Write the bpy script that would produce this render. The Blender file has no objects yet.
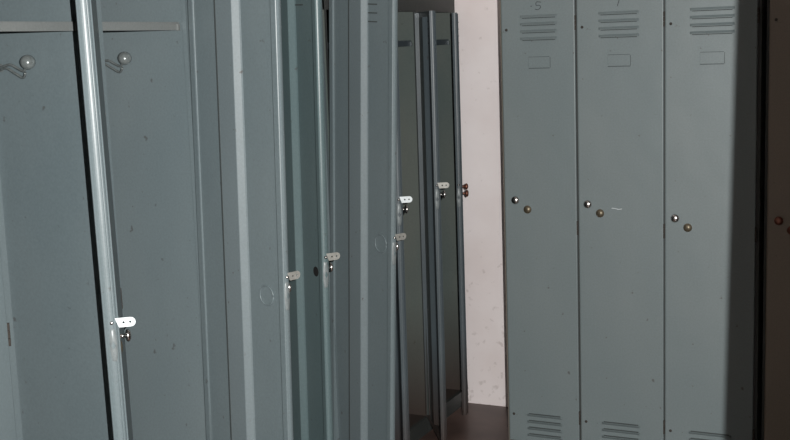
import bpy, bmesh, math, random
from mathutils import Vector, Matrix
random.seed(7)
PI = math.pi
SC = bpy.context.scene
COL = SC.collection

# ------------------------------------------------------------------ materials
def new_mat(name):
    m = bpy.data.materials.new(name); m.use_nodes = True
    nt = m.node_tree
    return m, nt, nt.nodes['Principled BSDF']

def paint(name, dark, light, rough=0.42, scratch=0.5, spec=0.5, rust=(0.045, 0.028, 0.02), low=None):
    """old gloss paint on sheet metal: blotchy tone, fine speckle, sparse chips, light waviness"""
    m, nt, b = new_mat(name); N = nt.nodes; L = nt.links
    tc = N.new('ShaderNodeTexCoord')
    n1 = N.new('ShaderNodeTexNoise'); n1.inputs['Scale'].default_value = 2.3; n1.inputs['Detail'].default_value = 5
    mp = N.new('ShaderNodeMapping'); mp.inputs['Scale'].default_value = (1, 1, 0.45)
    L.new(tc.outputs['Object'], mp.inputs['Vector']); L.new(mp.outputs['Vector'], n1.inputs['Vector'])
    r1 = N.new('ShaderNodeValToRGB'); r1.color_ramp.elements[0].position = .3; r1.color_ramp.elements[1].position = .7
    r1.color_ramp.elements[0].color = (*dark, 1); r1.color_ramp.elements[1].color = (*light, 1)
    L.new(n1.outputs['Fac'], r1.inputs['Fac'])
    # chips and grime
    n2 = N.new('ShaderNodeTexNoise'); n2.inputs['Scale'].default_value = 38; n2.inputs['Detail'].default_value = 4
    L.new(tc.outputs['Object'], n2.inputs['Vector'])
    r2 = N.new('ShaderNodeValToRGB'); r2.color_ramp.elements[0].position = .69; r2.color_ramp.elements[1].position = .745
    r2.color_ramp.elements[0].color = (0, 0, 0, 1); r2.color_ramp.elements[1].color = (scratch, scratch, scratch, 1)
    L.new(n2.outputs['Fac'], r2.inputs['Fac'])
    mx = N.new('ShaderNodeMix'); mx.data_type = 'RGBA'
    L.new(r2.outputs['Color'], mx.inputs['Factor']); L.new(r1.outputs['Color'], mx.inputs['A'])
    mx.inputs['B'].default_value = (*rust, 1)
    # fine speckle
    n3 = N.new('ShaderNodeTexNoise'); n3.inputs['Scale'].default_value = 160; n3.inputs['Detail'].default_value = 2
    L.new(tc.outputs['Object'], n3.inputs['Vector'])
    mr = N.new('ShaderNodeMapRange'); mr.inputs['To Min'].default_value = .86; mr.inputs['To Max'].default_value = 1.14
    L.new(n3.outputs['Fac'], mr.inputs['Value'])
    vm = N.new('ShaderNodeVectorMath'); vm.operation = 'SCALE'
    L.new(mx.outputs['Result'], vm.inputs[0]); L.new(mr.outputs['Result'], vm.inputs['Scale'])
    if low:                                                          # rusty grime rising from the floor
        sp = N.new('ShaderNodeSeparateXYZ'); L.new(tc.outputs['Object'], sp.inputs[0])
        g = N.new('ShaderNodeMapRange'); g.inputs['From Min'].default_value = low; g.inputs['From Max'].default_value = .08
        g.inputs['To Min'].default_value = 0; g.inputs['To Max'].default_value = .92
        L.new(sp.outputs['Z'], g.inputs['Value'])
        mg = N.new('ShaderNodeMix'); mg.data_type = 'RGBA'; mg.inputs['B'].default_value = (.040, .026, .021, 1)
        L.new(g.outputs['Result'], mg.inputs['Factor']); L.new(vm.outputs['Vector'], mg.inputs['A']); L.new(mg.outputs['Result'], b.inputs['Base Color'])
    else:
        L.new(vm.outputs['Vector'], b.inputs['Base Color'])
    mr2 = N.new('ShaderNodeMapRange'); mr2.inputs['To Min'].default_value = rough - .07; mr2.inputs['To Max'].default_value = rough + .1
    L.new(n1.outputs['Fac'], mr2.inputs['Value']); L.new(mr2.outputs['Result'], b.inputs['Roughness'])
    b.inputs['Specular IOR Level'].default_value = spec
    n4 = N.new('ShaderNodeTexNoise'); n4.inputs['Scale'].default_value = 7; n4.inputs['Detail'].default_value = 1
    L.new(tc.outputs['Object'], n4.inputs['Vector'])
    bp = N.new('ShaderNodeBump'); bp.inputs['Strength'].default_value = .12; bp.inputs['Distance'].default_value = .02
    L.new(n4.outputs['Fac'], bp.inputs['Height'])
    bp2 = N.new('ShaderNodeBump'); bp2.inputs['Strength'].default_value = .10; bp2.inputs['Distance'].default_value = .001
    L.new(n3.outputs['Fac'], bp2.inputs['Height']); L.new(bp.outputs['Normal'], bp2.inputs['Normal'])
    L.new(bp2.outputs['Normal'], b.inputs['Normal'])
    return m

def plain(name, col, rough=.5, metal=0., var=.12, scale=30):
    m, nt, b = new_mat(name); N = nt.nodes; L = nt.links
    tc = N.new('ShaderNodeTexCoord'); n = N.new('ShaderNodeTexNoise'); n.inputs['Scale'].default_value = scale
    L.new(tc.outputs['Object'], n.inputs['Vector'])
    r = N.new('ShaderNodeValToRGB')
    r.color_ramp.elements[0].color = (*[c * (1 - var) for c in col], 1); r.color_ramp.elements[1].color = (*[min(1, c * (1 + var)) for c in col], 1)
    L.new(n.outputs['Fac'], r.inputs['Fac']); L.new(r.outputs['Color'], b.inputs['Base Color'])
    b.inputs['Roughness'].default_value = rough; b.inputs['Metallic'].default_value = metal
    return m

M = {}
R = math.radians
M['paint_left'] = paint('teal_grey_paint', (0.126, 0.163, 0.176), (0.155, 0.19, 0.20), .38)
M['channel'] = paint('rubbed_channel_paint', (0.135, 0.17, 0.183), (0.16, 0.195, 0.207), .50, .7)
M['paint_inside'] = paint('teal_grey_inner_paint', (0.122, 0.160, 0.174), (0.15, 0.182, 0.192), .42, .35)
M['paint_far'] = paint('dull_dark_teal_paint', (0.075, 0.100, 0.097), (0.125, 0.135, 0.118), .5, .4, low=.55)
M['paint_c'] = paint('deep_teal_paint', (0.085, 0.130, 0.138), (0.115, 0.155, 0.16), .36)
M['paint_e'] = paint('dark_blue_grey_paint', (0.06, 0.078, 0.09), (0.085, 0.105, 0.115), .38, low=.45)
M['paint_right'] = paint('grey_green_paint', (0.150, 0.188, 0.196), (0.176, 0.208, 0.212), .45, .6)
M['paint_side'] = paint('worn_tan_edge_paint', (0.11, 0.10, 0.08), (0.15, 0.13, 0.11), .55, .6)
M['steel'] = plain('dull_steel', (.55, .55, .53), .32, .9, .2, 60)
M['chrome'] = plain('worn_chrome', (.62, .60, .58), .25, 1., .1, 40)
M['zinc'] = plain('pale_zinc', (.72, .78, .80), .5, .15, .1, 50)
M['brass'] = plain('tarnished_brass', (.20, .17, .12), .45, .7, .3, 90)
M['plate'] = plain('worn_painted_latch', (.19, .215, .22), .4, .1, .3, 60)
M['copper'] = plain('rusty_copper_metal', (.24, .10, .07), .4, .7, .3, 90)
M['ink'] = plain('dark_ink', (.03, .03, .035), .8)
M['hole'] = plain('black_recess', (.004, .004, .004), .9)
M['slot'] = plain('dark_slot_and_shade', (.05, .06, .06), .8)  # dark strips: painted shade of vent openings and card holders, also channel seams
M['galv'] = plain('galvanised_plate', (.42, .42, .39), .4, .4, .25, 70)
M['hinge'] = plain('dark_hinge_metal', (.05, .045, .04), .7, .0, .4, 80)

M['hinge'].node_tree.nodes['Principled BSDF'].inputs['Specular IOR Level'].default_value = .1

def wall_mat():
    m, nt, b = new_mat('off_white_wall_paint'); N = nt.nodes; L = nt.links
    tc = N.new('ShaderNodeTexCoord')
    n = N.new('ShaderNodeTexNoise'); n.inputs['Scale'].default_value = 3; n.inputs['Detail'].default_value = 6
    L.new(tc.outputs['Object'], n.inputs['Vector'])
    r = N.new('ShaderNodeValToRGB'); r.color_ramp.elements[0].position = .3; r.color_ramp.elements[1].position = .65
    r.color_ramp.elements[0].color = (.80, .72, .71, 1); r.color_ramp.elements[1].color = (.90, .84, .84, 1)
    L.new(n.outputs['Fac'], r.inputs['Fac'])
    n2 = N.new('ShaderNodeTexNoise'); n2.inputs['Scale'].default_value = 26; n2.inputs['Detail'].default_value = 5
    L.new(tc.outputs['Object'], n2.inputs['Vector'])
    sp = N.new('ShaderNodeSeparateXYZ'); L.new(tc.outputs['Object'], sp.inputs[0])
    g = N.new('ShaderNodeMapRange'); g.inputs['From Min'].default_value = .9; g.inputs['From Max'].default_value = 0.; g.inputs['To Min'].default_value = 0.; g.inputs['To Max'].default_value = .1
    L.new(sp.outputs['Z'], g.inputs['Value'])
    ad = N.new('ShaderNodeMath'); ad.operation = 'ADD'; L.new(n2.outputs['Fac'], ad.inputs[0]); L.new(g.outputs['Result'], ad.inputs[1])
    r2 = N.new('ShaderNodeValToRGB'); r2.color_ramp.elements[0].position = .66; r2.color_ramp.elements[1].position = .74
    r2.color_ramp.elements[0].color = (0, 0, 0, 1); r2.color_ramp.elements[1].color = (.3, .3, .3, 1)
    L.new(ad.outputs[0], r2.inputs['Fac'])
    mx = N.new('ShaderNodeMix'); mx.data_type = 'RGBA'; mx.inputs['B'].default_value = (.3, .24, .21, 1)
    L.new(r2.outputs['Color'], mx.inputs['Factor']); L.new(r.outputs['Color'], mx.inputs['A'])
    L.new(mx.outputs['Result'], b.inputs['Base Color']); b.inputs['Roughness'].default_value = .75
    return m
M['wall'] = wall_mat()
M['shelf'] = paint('paler_shelf_paint', (.17, .19, .19), (.20, .21, .205), .4)
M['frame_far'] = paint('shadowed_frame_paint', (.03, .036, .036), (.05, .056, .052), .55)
M['frame_dark'] = paint('gap_shade_frame_paint', (.018, .02, .019), (.03, .033, .03), .6)  # frame darkened so its colour carries the shade in the door gaps
M['paint_warm_shade'] = paint('warm_shade_brown_paint', (.20, .17, .135), (.25, .21, .17), .5)  # brown tint puts the warm shade at the right edge into the paint

def floor_mat():
    m, nt, b = new_mat('dark_brown_floor'); N = nt.nodes; L = nt.links
    tc = N.new('ShaderNodeTexCoord')
    n = N.new('ShaderNodeTexNoise'); n.inputs['Scale'].default_value = 5; n.inputs['Detail'].default_value = 7
    L.new(tc.outputs['Object'], n.inputs['Vector'])
    r = N.new('ShaderNodeValToRGB'); r.color_ramp.elements[0].position = .3; r.color_ramp.elements[1].position = .7
    r.color_ramp.elements[0].color = (.07, .043, .036, 1); r.color_ramp.elements[1].color = (.14, .09, .075, 1)
    L.new(n.outputs['Fac'], r.inputs['Fac']); L.new(r.outputs['Color'], b.inputs['Base Color'])
    b.inputs['Roughness'].default_value = .45
    bp = N.new('ShaderNodeBump'); bp.inputs['Strength'].default_value = .1; L.new(n.outputs['Fac'], bp.inputs['Height']); L.new(bp.outputs['Normal'], b.inputs['Normal'])
    return m
M['floor'] = floor_mat()
M['ceiling'] = plain('ceiling_paint', (.5, .47, .44), .9, 0, .05, 4)

# ------------------------------------------------------------------ mesh helpers
def link(name, bm, mat, parent=None, loc=(0, 0, 0), rotz=0, smooth=False, bevel=0):
    bmesh.ops.remove_doubles(bm, verts=bm.verts, dist=1e-6)
    bmesh.ops.recalc_face_normals(bm, faces=bm.faces)
    me = bpy.data.meshes.new(name); bm.to_mesh(me); bm.free()
    if smooth:
        for p in me.polygons: p.use_smooth = True
    me.materials.append(mat)
    o = bpy.data.objects.new(name, me); COL.objects.link(o)
    o.location = loc; o.rotation_euler = (0, 0, rotz)
    if parent: o.parent = parent
    if bevel:
        b = o.modifiers.new('bevel', 'BEVEL'); b.width = bevel; b.segments = 2; b.limit_method = 'ANGLE'
    return o

def box(bm, x0, x1, y0, y1, z0, z1):
    v = [bm.verts.new((x, y, z)) for z in (z0, z1) for y in (y0, y1) for x in (x0, x1)]
    for f in ((0, 2, 3, 1), (4, 5, 7, 6), (0, 1, 5, 4), (2, 6, 7, 3), (0, 4, 6, 2), (1, 3, 7, 5)):
        bm.faces.new([v[i] for i in f])

def sheet(bm, pts, z0, z1, t):
    """thin folded sheet: open polyline in XY given thickness t (to its left side), extruded z0..z1"""
    n = len(pts); off = []
    for i in range(n):
        p = Vector(pts[i]); ns = []
        if i > 0: d = (p - Vector(pts[i - 1])).normalized(); ns.append(Vector((-d.y, d.x)))
        if i < n - 1: d = (Vector(pts[i + 1]) - p).normalized(); ns.append(Vector((-d.y, d.x)))
        m = sum(ns, Vector((0, 0))).normalized(); k = 1 / max(.4, m.dot(ns[0]))
        off.append(p + m * t * k)
    a = [[bm.verts.new((p[0], p[1], z)) for p in pts] for z in (z0, z1)]
    b = [[bm.verts.new((p[0], p[1], z)) for p in off] for z in (z0, z1)]
    for i in range(n - 1):
        bm.faces.new((a[0][i], a[0][i + 1], a[1][i + 1], a[1][i]))
        bm.faces.new((b[0][i], b[1][i], b[1][i + 1], b[0][i + 1]))
        for k in (0, 1): bm.faces.new((a[k][i], a[k][i + 1], b[k][i + 1], b[k][i]))
    for i in (0, n - 1): bm.faces.new((a[0][i], a[1][i], b[1][i], b[0][i]))

def lathe(bm, prof, origin, axis, seg=20):
    """prof: (distance along axis, radius)"""
    A = Vector(axis).normalized(); U = A.orthogonal().normalized(); V = A.cross(U); O = Vector(origin)
    rings = []
    for d, r in prof:
        if r < 1e-6: rings.append([bm.verts.new(O + A * d)])
        else: rings.append([bm.verts.new(O + A * d + (U * math.cos(2 * PI * k / seg) + V * math.sin(2 * PI * k / seg)) * r) for k in range(seg)])
    for a, b in zip(rings, rings[1:]):
        for k in range(seg):
            k2 = (k + 1) % seg
            if len(a) == 1 and len(b) == 1: continue
            if len(a) == 1: bm.faces.new((a[0], b[k], b[k2]))
            elif len(b) == 1: bm.faces.new((a[k], a[k2], b[0]))
            else: bm.faces.new((a[k], a[k2], b[k2], b[k]))

def tube(bm, pts, r, seg=8, radii=None):
    pts = [Vector(p) for p in pts]; rings = []; N = None
    for i, p in enumerate(pts):
        d = (pts[min(i + 1, len(pts) - 1)] - pts[max(i - 1, 0)]).normalized()
        if N is None: N = d.orthogonal().normalized()
        N = (N - d * N.dot(d)).normalized(); B = d.cross(N); rr = radii[i] if radii else r
        rings.append([bm.verts.new(p + (N * math.cos(2 * PI * k / seg) + B * math.sin(2 * PI * k / seg)) * rr) for k in range(seg)])
    for a, b in zip(rings, rings[1:]):
        for k in range(seg): bm.faces.new((a[k], a[(k + 1) % seg], b[(k + 1) % seg], b[k]))
    bm.faces.new(rings[0]); bm.faces.new(rings[-1][::-1])

def spline(pts, n=6):
    pts = [Vector(p) for p in pts]; out = []
    for i in range(len(pts) - 1):
        p0 = pts[max(i - 1, 0)]; p1 = pts[i]; p2 = pts[i + 1]; p3 = pts[min(i + 2, len(pts) - 1)]
        for k in range(n):
            t = k / n
            out.append(.5 * ((2 * p1) + (p2 - p0) * t + (2 * p0 - 5 * p1 + 4 * p2 - p3) * t * t + (3 * p1 - p0 - 3 * p2 + p3) * t ** 3))
    out.append(pts[-1]); return out

def arc(cx, cy, r, a0, a1, n=4):
    return [(cx + r * math.cos(math.radians(a0 + (a1 - a0) * k / n)), cy + r * math.sin(math.radians(a0 + (a1 - a0) * k / n))) for k in range(n + 1)]

def plate_with_holes(name, outline, holes, thick, mat, parent, mw):
    """flat plate with real holes; outline in (u,v), placed by matrix mw in the parent's space"""
    cu = bpy.data.curves.new(name + '_outline', 'CURVE'); cu.dimensions = '2D'; cu.fill_mode = 'BOTH'; cu.extrude = thick / 2
    for ps in [outline] + holes:
        s = cu.splines.new('POLY'); s.points.add(len(ps) - 1); s.use_cyclic_u = True
        for q, p in zip(s.points, ps): q.co = (p[0], p[1], 0, 1)
    tmp = bpy.data.objects.new(name, cu); COL.objects.link(tmp)
    dg = bpy.context.evaluated_depsgraph_get(); dg.update()
    me = bpy.data.meshes.new_from_object(tmp.evaluated_get(dg)); bpy.data.objects.remove(tmp); bpy.data.curves.remove(cu)
    me.name = name; me.transform(mw); me.materials.clear(); me.materials.append(mat)
    o = bpy.data.objects.new(name, me); COL.objects.link(o); o.parent = parent
    return o

# ------------------------------------------------------------------ locker door
# door space: x from the hinge to the free edge, y = outward, z up
def louvres(z_list, xc, w, flip=False):
    bm = bmesh.new()
    for z in z_list:
        h = .010; d = .0075; e = .008
        x0, x1 = xc - w / 2, xc + w / 2
        # pressed hood: flush at the top, proud along its lower lip, ends tapered
        sg = -1 if flip else 1
        zc = z; z = 0
        a = [bm.verts.new((p[0], p[1], zc + sg * p[2])) for p in ((x0, 0, z + h), (x1, 0, z + h), (x1 - e, d, z + .0015), (x0 + e, d, z + .0015), (x0, 0, z), (x1, 0, z),
                                       (x0 + e, d, z), (x1 - e, d, z))]
        for f in ((0, 1, 2, 3), (3, 2, 7, 6), (6, 7, 5, 4), (0, 3, 6, 4), (1, 5, 7, 2), (0, 4, 5, 1)): bm.faces.new([a[i] for i in f])
    return bm

def make_door(parent, hx, W, z0, z1, ang, paint_m, side, knob_z=1.0, lock_z=None, style='left', closed=False, inner=None,
              ring=None, hole=False, vent_top=1.70, vent_bot=.15, knob_mat='chrome', hasp='galv', marks=None, vw=.145, vc=None, card=True, hardware=True, lean=0, tilt=0, piv=1.0, T=None, hasp_off=0, scratch=False, twin=False, koff=0):
    r = .004; T = T or .022; t = .0014
    bm = bmesh.new()
    prof = [(.020, -T), (.004, -T)] + arc(r, -T + r, r, 270, 180, 3)[1:] + arc(r, -r, r, 180, 90, 3) + arc(W - r * 1.6, -r * 1.6, r * 1.6, 90, 0, 5)
    bul = T * .09 if style == 'left' else .0008                       # the free edge is a soft rolled fold
    prof += [(W + bul * (1 - u * u), -T / 2 - u * (T / 2 - r)) for u in (-.66, -.33, 0, .33, .66)] + arc(W - r, -T + r, r, 0, -90, 3) + [(W - .020, -T), (W - .022, -T + .006)]
    sheet(bm, prof, z0, z1, -t)
    box(bm, .002, W - .002, -.020, -.0004, z1 - .002, z1 - .0004); box(bm, .002, W - .002, -.020, -.0004, z0 + .0004, z0 + .002)
    lr = math.radians(lean)                              # sagging doors lean in their own plane
    d = link('door', bm, paint_m, parent, (hx - math.sin(lr) * piv * math.cos(ang), .010 - math.sin(lr) * piv * math.sin(ang), 0), ang)
    d.rotation_euler = (R(tilt), lr, ang)
    d.location += Matrix.Rotation(ang, 3, 'Z') @ Vector((0, math.sin(R(tilt)) * 1.7, 0))
    ty = -.0015
    if style == 'left':                                             # hemmed seam down the outer face beside the free edge
        bm = bmesh.new(); sheet(bm, [(W - .006, -.0005), (W - .008, .0035), (W - .020, .0040), (W - .022, .0012), (W - .026, .0012), (W - .028, .0036), (W - .034, .0030), (W - .036, -.0005)], z0 + .004, z1 - .004, .001)
        link('edge_seam', bm, paint_m, d)
    # inner stiffening channel
    bm = bmesh.new()
    a0 = W * .31; a1 = W * .50
    sheet(bm, [(a0, ty - .0002), (a0 + .0005, ty - .0165), (a1, ty - .0175), (a1 + .002, ty - .0168), (a1 + .016, ty - .003), (a1 + .020, ty - .0004)], z0 + .02, z1 - .02, .001)
    link('stiffening_channel', bm, M['channel'] if style == 'left' and paint_m is M['paint_left'] else paint_m, d)
    bm = bmesh.new(); box(bm, a0 - .0045, a0 - .0005, ty - .0010, ty - .0002, z0 + .02, z1 - .02); box(bm, a0 - .0012, a0 - .0002, ty - .017, ty - .0002, z0 + .02, z1 - .02)
    box(bm, a0 - .001, a0 + .0035, ty - .0172, ty - .0160, z0 + .02, z1 - .02)
    link('channel_seam', bm, M['slot'], d)
    # louvres
    vc = vc if vc is not None else W * .5
    for zt in (vent_top, vent_bot):
        if zt is None: continue
        link('vent_louvres', louvres([zt - .0275 * k for k in range(4)], vc, vw, zt == vent_bot), paint_m, d)
        bm = bmesh.new()
        fl = zt == vent_bot
        for k in range(4): box(bm, vc - vw / 2 + .008, vc + vw / 2 - .008, -.0003, .0022 if fl else .0007, zt - .0275 * k + (0 if fl else -.003), zt - .0275 * k + (.003 if fl else .0004))
        for k in range(4): box(bm, vc - vw / 2 + .006, vc + vw / 2 - .006, ty - .0012, ty - .0004, zt - .0275 * k + .001, zt - .0275 * k + .005)
        link('vent_slots', bm, M['slot'], d)
    if card:
        bm = bmesh.new(); cz = vent_top - .167; cw = .041; ch = .018
        box(bm, vc - cw, vc + cw, -.0002, .0022, cz - ch - .003, cz - ch); box(bm, vc - cw, vc + cw, -.0002, .0034, cz - ch - .001, cz - ch); box(bm, vc - cw, vc + cw, -.0002, .0016, cz + ch, cz + ch + .0015)
        box(bm, vc - cw - .002, vc - cw, -.0002, .0022, cz - ch - .003, cz + ch); box(bm, vc + cw, vc + cw + .002, -.0002, .0022, cz - ch - .003, cz + ch)
        ch_ = link('card_holder', bm, paint_m, d)
        bm = bmesh.new(); box(bm, vc - cw, vc + cw, -.0002, .0010, cz - ch - .0055, cz - ch - .003); box(bm, vc - cw, vc + cw, -.0002, .0008, cz + ch + .0015, cz + ch + .003)
        box(bm, vc - cw - .0032, vc - cw - .002, -.0002, .0008, cz - ch - .003, cz + ch)
        link('holder_shadow_line', bm, M['slot'], ch_)  # shadow around the card holder drawn as dark strips
    # rivets
    for zt in (vent_top - .043, vent_bot - .006):
        bm = bmesh.new(); lathe(bm, [(0, .0055), (.002, .005), (.0032, .003), (.0036, 0)], (W - .022, 0, zt), (0, 1, 0), 10)
        link('rivet', bm, M['hinge'], d, smooth=True)
    # hinges on the hinge edge
    for hz in (z1 - .14, (z0 + z1) / 2 - .02, z0 + .12):
        bm = bmesh.new()
        for k in range(3): lathe(bm, [(0, 0), (0, .0038), (.017, .0038), (.017, 0)], (-.002, -.002, hz - .027 + k * .0182), (0, 0, 1), 10)
        link('hinge', bm, M['hinge'], d, smooth=False)
    # knob, lock
    kx = W - (.034 if style == 'left' else .042) - koff
    bm = bmesh.new()
    lathe(bm, [(-.001, .007), (.003, .007), (.005, .0045), (.014, .0045), (.017, .012), (.020, .0155), (.024, .0145), (.028, .009), (.029, 0)], (kx, 0, knob_z), (0, 1, 0), 20)
    link('knob', bm, M[knob_mat], d, smooth=True)
    if twin:
        bm = bmesh.new()
        lathe(bm, [(-.001, .006), (.012, .0055), (.016, .011), (.021, .013), (.026, .009), (.028, 0)], (kx + .004, 0, knob_z + .029), (0, 1, 0), 18)
        link('knob', bm, M['copper'], d, smooth=True)
    lz = knob_z - .036 if lock_z is None else lock_z
    bm = bmesh.new()
    lathe(bm, [(-.001, .016), (.0025, .0155), (.003, .0125), (.0045, .012), (.005, 0)], (kx - .042, 0, lz), (0, 1, 0), 20)
    lk = link('lock', bm, M['copper' if knob_mat == 'copper' else 'brass'], d, smooth=True)
    bm = bmesh.new(); box(bm, kx - .0428, kx - .0412, .0046, .0056, lz - .005, lz + .005); link('keyhole', bm, M['hole'], lk)
    # latch pull plate wrapped on the free edge
    if hardware:
        bm = bmesh.new(); zc = knob_z - .012; hh = .040
        ring_pts = []
        outer = []; inner_ = []
        for k in range(24):
            a = 2 * PI * k / 24; sy = .0095 * math.cos(a); sz = hh * math.sin(a); sz = math.copysign(min(abs(sz) * 1.15, hh), sz)
            outer.append(bm.verts.new((W + .0005, -.012 + sy, zc + sz))); inner_.append(bm.verts.new((W + .005, -.012 + sy * .55, zc + sz * .86)))
        c = bm.verts.new((W + .0035, -.012, zc + .01)); c2 = bm.verts.new((W + .0035, -.012, zc - .01))
        for k in range(24):
            k2 = (k + 1) % 24; bm.faces.new((outer[k], outer[k2], inner_[k2], inner_[k]))
            cc = c if k < 12 else c2
            bm.faces.new((inner_[k], inner_[k2], cc))
        link('latch_plate', bm, M['plate'], d, smooth=True)
        bm = bmesh.new(); lathe(bm, [(-.006, 0), (-.006, .004), (.003, .0045), (.008, .004), (.009, 0)], (W - .002, -.012, knob_z + .040), (1, 0, .1), 12)
        link('latch_bolt', bm, M['chrome'], d, smooth=True)
    if hasp:
        # outline u = outwards, v = up
        L_, hv = .036, .011
        ol = [(-.002, -hv), (L_ - hv, -hv)] + [(L_ - hv + hv * math.cos(a), hv * math.sin(a)) for a in [(-PI / 2 + PI * k / 8) for k in range(9)]][1:-1] + [(L_ - hv, hv), (-.010, hv)]
        hs = [[(c + .0028 * math.cos(2 * PI * k / 12), .0028 * math.sin(2 * PI * k / 12)) for k in range(12)] for c in (.009, .024)]
        # local frame: u->+y, v->+z, w->+x
        mw = Matrix(((0, 0, 1, W + .0024), (1, 0, 0, hasp_off), (0, 1, 0, knob_z + .040), (0, 0, 0, 1)))
        plate_with_holes('hasp_plate', ol, hs, .0022, M[hasp], d, mw)
    if ring:
        rx, rz, rr = ring
        bm = bmesh.new()
        pts = [(rx + rr * math.cos(2 * PI * k / 28) * (1 if k % 2 else .97), ty - .0022, rz + rr * math.sin(2 * PI * k / 28)) for k in range(29)]
        tube(bm, pts, .0024, 6)
        link('stamped_ring', bm, paint_m, d, smooth=True)
    if hole:
        bm = bmesh.new(); lathe(bm, [(0, .0), (0, .015), (.0012, .015), (.0012, 0)], (W - .078, ty - .0002, knob_z - .018), (0, -1, 0), 20)
        link('lock_hole', bm, M['hole'], d)
    if scratch:
        bm = bmesh.new(); tube(bm, [(W * .60, .0004, .985), (W * .56, .0006, .984), (W * .52, .0006, .981), (W * .48, .0004, .983)], .0013, 5)
        link('pale_scratch', bm, M['zinc'], d)
    if marks:
        bm = bmesh.new()
        for st in marks: tube(bm, spline([(vc - p[0], .0006, p[1]) for p in st], 4), .0012, 5)
        link('pen_mark', bm, M['ink'], d)
    return d

# ------------------------------------------------------------------ locker bank
# bank space: x from the hinge side end, front face on y = 0, depth to -y
def make_bank(label, origin, rotz, widths, depth, z0, z1, dz0, dz1, shelf_z, doors, body_m, inner_m, group=None, hooks=(), frame_m=None, worn_edge=False):
    e = bpy.data.objects.new('locker_bank', None); COL.objects.link(e)
    e.location = origin; e.rotation_euler = (0, 0, rotz); e['label'] = label; e['category'] = 'lockers'
    if group: e['group'] = group
    W = sum(widths); t = .0035
    bm = bmesh.new()
    box(bm, 0, W, -depth, -depth + t, z0 + .02, z1)                 # back
    box(bm, 0, t, -depth, -.001, z0, z1); box(bm, W - t, W, -depth, -.001, z0, z1)
    box(bm, 0, W, -depth, -.0, z1 - t, z1); box(bm, 0, W, -depth, -.004, dz0 - .010, dz0 - .010 + t)
    xs = [0]
    for w in widths: xs.append(xs[-1] + w)
    for x in xs[1:-1]:
        box(bm, x - t / 2, x + t / 2, -depth + t, -.004, dz0 - .01, z1 - t)
    body = link('carcass', bm, body_m, e)
    bm = bmesh.new()
    # stiles folded from sheet, one on each side of every compartment
    for i, x in enumerate(xs):
        for s in ((1,) if i == 0 else (-1,) if i == len(xs) - 1 else (1, -1)):
            pts = [(x, 0), (x + s * .0145, 0), (x + s * .0145, -.014), (x + s * .010, -.014)]
            sheet(bm, pts, z0, z1, -.0012 * s)
    box(bm, 0, W, -.016, -.0004, dz1 + .004, z1 - .0004); box(bm, 0, W, -.016, -.0008, z0, dz0 - .004)
    link('front_frame', bm, frame_m or body_m, e)
    if worn_edge:
        bm = bmesh.new(); box(bm, W - .010, W + .0012, -.02, .0006, z0 + .01, z1)
        link('worn_edge_strip', bm, M['paint_side'], e)
    for i in range(len(widths)):
        if shelf_z:
            bm = bmesh.new(); x0, x1 = xs[i] + .004, xs[i + 1] - .004
            box(bm, x0, x1, -depth + t, -.030, shelf_z + .008, shelf_z + .0095)
            # rolled front lip
            box(bm, x0, x1, -.032, -.0305, shelf_z - .011, shelf_z + .012)
            box(bm, x0 + .006, x0 + .016, -.0305, -.024, shelf_z - .012, shelf_z + .006)
            link('shelf', bm, inner_m if inner_m is M['paint_e'] else M['shelf'], e, bevel=.0008)
    for hx, hz in hooks:                                             # coat hook screwed to the far side panel
        bm = bmesh.new()
        lathe(bm, [(0, .011), (.002, .010), (.003, 0)], (hx, -depth + .045, hz), (1, 0, 0), 14)
        y0 = -depth + .045
        tube(bm, spline([(hx + .002, y0, hz), (hx + .014, y0 + .020, hz + .004), (hx + .022, y0 + .055, hz + .008), (hx + .022, y0 + .080, hz - .003), (hx + .028, y0 + .105, hz - .008), (hx + .036, y0 + .125, hz + .012)]), .0036, 8)
        tube(bm, spline([(hx + .002, y0 + .002, hz - .004), (hx + .016, y0 + .035, hz - .001), (hx + .020, y0 + .065, hz - .014), (hx + .024, y0 + .095, hz - .026), (hx + .036, y0 + .115, hz - .014)]), .0034, 8)
        lathe(bm, [(0, 0), (.003, .011), (.012, .018), (.020, .0195), (.030, .015), (.036, 0)], (hx + .022, y0 + .112, hz + .008), (.6, .6, .25), 18)
        link('coat_hook', bm, M['hook'], e, smooth=True)
    for i, dd in enumerate(doors):
        dd = dict(dd); hx = xs[i] + dd.pop('gap', .012); w = dd.pop('w', widths[i] - .022)
        make_door(e, hx, w, dz0, dz1, dd.pop('ang', 0), **dd)
    return e

M['hook'] = plain('paint_clogged_hook', (.20, .225, .225), .22, .35, .4, 120)

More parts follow.
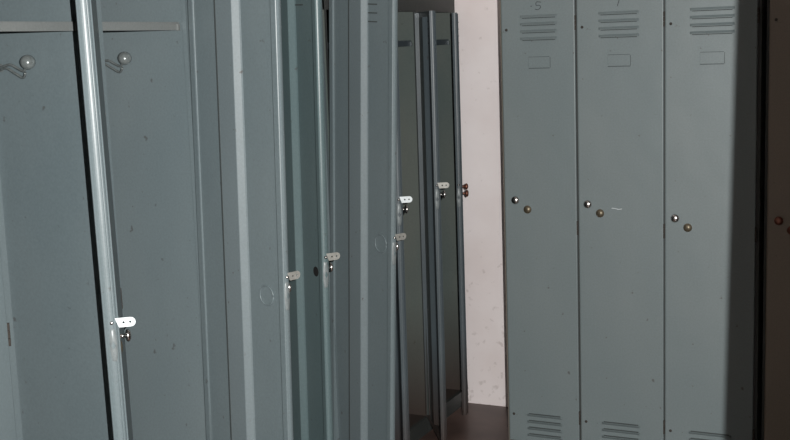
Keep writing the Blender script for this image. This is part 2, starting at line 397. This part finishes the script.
R = math.radians
PL = M['paint_left']
XF = -1.93
def dl(a, **k):
    return {**dict(ang=R(a), paint_m=PL, side='l', w=.355), **k}
ANG = dict(A=36.9, B=74, C=57.5, D=64, E=37, F=33.5, G=23)
make_bank('steel lockers nearest on the left, leaning door edge-on with white two-hole hasp plate',
          (XF, 2.36, 0), -PI / 2, [.39] * 3, .37, 0, 1.97, .10, 1.93, 1.69,
          [dl(ANG['A'], knob_z=.973, vent_top=1.87, vent_bot=.22, hasp='zinc', card=False, T=.030, tilt=.75, hasp_off=.006)] + [dl(0, knob_z=.98, vent_top=1.87, vent_bot=.22) for _ in range(2)],
          PL, M['paint_inside'], hooks=[(.006, 1.593)])
make_bank('three steel lockers mid left row, doors swung wide open with rings stamped inside',
          (XF, 3.532, 0), -PI / 2, [.39] * 3, .37, 0, 1.97, .10, 1.93, 1.69,
          [dl(ANG['D'], knob_z=.985, vent_top=1.79, vent_bot=.22, ring=(.262, .99, .03), lean=3.7, piv=.8, w=.343), dl(ANG['C'], knob_z=.985, vent_top=1.83, vent_bot=.22, hole=True, lean=2.0, paint_m=M['paint_c']),
           dl(ANG['B'], knob_z=.985, vent_top=1.87, vent_bot=.22, ring=(.265, .96, .027), lean=1.6)],
          PL, M['paint_inside'], hooks=[(.006, 1.593), (.396, 1.593), (.786, 1.593)])
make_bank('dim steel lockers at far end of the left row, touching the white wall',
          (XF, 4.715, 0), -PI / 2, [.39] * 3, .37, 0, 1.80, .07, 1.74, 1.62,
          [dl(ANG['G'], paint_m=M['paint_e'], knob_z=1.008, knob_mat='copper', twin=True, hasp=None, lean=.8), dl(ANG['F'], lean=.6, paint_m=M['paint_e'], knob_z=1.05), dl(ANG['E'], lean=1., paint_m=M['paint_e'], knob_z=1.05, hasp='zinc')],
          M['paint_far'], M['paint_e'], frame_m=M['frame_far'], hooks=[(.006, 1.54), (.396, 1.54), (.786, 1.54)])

PR = M['paint_right']
def dr(w, **k):
    return {**dict(ang=0, paint_m=PR, side='r', w=w, hasp=False, hardware=False, style='right'), **k}
five = [[(.012, 1.755), (-.006, 1.757), (-.008, 1.745), (.006, 1.744), (.009, 1.735), (-.002, 1.728), (-.012, 1.731)], [(-.03, 1.742), (-.024, 1.742)]]
slash = [[(.004, 1.755), (-.004, 1.728)]]
nine = [[(.006, 1.755), (-.004, 1.765), (.003, 1.748), (.006, 1.74)], ]
make_bank('grey-green steel locker bank with three closed doors beside the white wall, front lit',
          (-.592, 4.25, 0), PI, [.335, .328, .298], .42, 0, 1.86, .035, 1.815, None,
          [dr(.322, gap=.012, knob_z=.957, vc=.155, vw=.155, marks=nine), dr(.322, gap=.003, vc=.163, vw=.15, scratch=True, marks=slash), dr(.290, gap=.003, koff=.010, knob_z=1.008, lock_z=.970, vc=.140, vw=.145, marks=five)],
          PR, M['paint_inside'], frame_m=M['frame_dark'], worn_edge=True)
make_bank('dark shadowed steel locker bank at the right edge, copper coloured knob on its closed door',
          (.40, 4.25, 0), PI, [.325, .325, .325], .42, 0, 1.86, .035, 1.815, None,
          [dr(.305, paint_m=M['paint_warm_shade'], gap=.010, knob_z=.96), dr(.305, paint_m=M['paint_warm_shade'], gap=.010, knob_z=.96), dr(.305, paint_m=M['paint_warm_shade'], gap=.010, knob_z=.96, knob_mat='copper')],
          M['paint_warm_shade'], M['paint_inside'], frame_m=M['frame_dark'])

# ------------------------------------------------------------------ room
def struct(name, boxes, mat):
    bm = bmesh.new()
    for b in boxes: box(bm, *b)
    o = link(name, bm, mat); o['kind'] = 'structure'; return o
XL, XR, YB, YF, HC = -2.31, 1.9, 4.735, 1.0, 2.75
struct('floor', [(-3.2, 3.6, -3.2, YB + .1, -.1, 0)], M['floor'])
struct('ceiling', [(XL - .1, XR + .1, YF, YB + .1, HC, HC + .1)], M['ceiling'])
struct('wall_back', [(XL - .1, XR + .1, YB, YB + .1, 0, HC)], M['wall'])
struct('wall_left', [(XL - .1, XL, YF, YB, 0, HC)], M['wall'])
struct('wall_right', [(XR, XR + .1, YF, YB, 0, HC)], M['wall'])
# unseen front wall; its doorway and leaning right jamb are shaped to block the flash
JX = -.100
bm = bmesh.new()
box(bm, XL - .1, -1.2, YF, YF + .1, 0, HC); box(bm, JX + .01, XR + .1, YF, YF + .1, 2.1, HC); box(bm, -1.2, JX + .01, YF, YF + .1, 2.1, HC)
def lx(z): return JX + (z - 1.3) * .02
v = [bm.verts.new(p) for z in (0, 2.1) for p in ((lx(z), YF, z), (XR + .1, YF, z), (XR + .1, YF + .1, z), (lx(z), YF + .1, z))]
for q in ((0, 1, 2, 3), (4, 5, 6, 7), (0, 1, 5, 4), (1, 2, 6, 5), (2, 3, 7, 6), (3, 0, 4, 7)): bm.faces.new([v[k] for k in q])
o = link('wall_front', bm, M['wall']); o['kind'] = 'structure'

# ------------------------------------------------------------------ light: the camera's own small flash, just right of the lens
ld = bpy.data.lights.new('flash', 'SPOT'); ld.energy = 590; ld.shadow_soft_size = .004; ld.color = (1, .985, .96)
ld.spot_size = R(135); ld.spot_blend = 1
lo = bpy.data.objects.new('flash', ld); COL.objects.link(lo); lo.location = (.081, .039, 1.66)
lo.rotation_euler = (Vector((-1.15, 4.25, 1.15)) - lo.location).to_track_quat('-Z', 'Y').to_euler()
w = bpy.data.worlds.new('World'); SC.world = w; w.use_nodes = True
w.node_tree.nodes['Background'].inputs[0].default_value = (1, .92, .82, 1); w.node_tree.nodes['Background'].inputs[1].default_value = .8

# ------------------------------------------------------------------ camera
f = 1165.; phi = R(25.5); th = math.atan(176 / f); roll = math.atan(.035)
F = Vector((-math.sin(phi) * math.cos(th), math.cos(phi) * math.cos(th), -math.sin(th)))
R0 = Vector((math.cos(phi), math.sin(phi), 0)); U0 = R0.cross(F)
a = -roll
Rv = R0 * math.cos(a) + U0 * math.sin(a); Uv = -R0 * math.sin(a) + U0 * math.cos(a)
cd = bpy.data.cameras.new('camera'); cam = bpy.data.objects.new('camera', cd); COL.objects.link(cam)
m = Matrix((Rv, Uv, -F)).transposed().to_4x4(); m.translation = Vector((0, 0, 1.62)); cam.matrix_world = m
cd.sensor_fit = 'HORIZONTAL'; cd.sensor_width = 36; cd.lens = 36 * f / 790; cd.clip_start = .02
SC.camera = cam
SC.view_settings.view_transform = 'Standard'
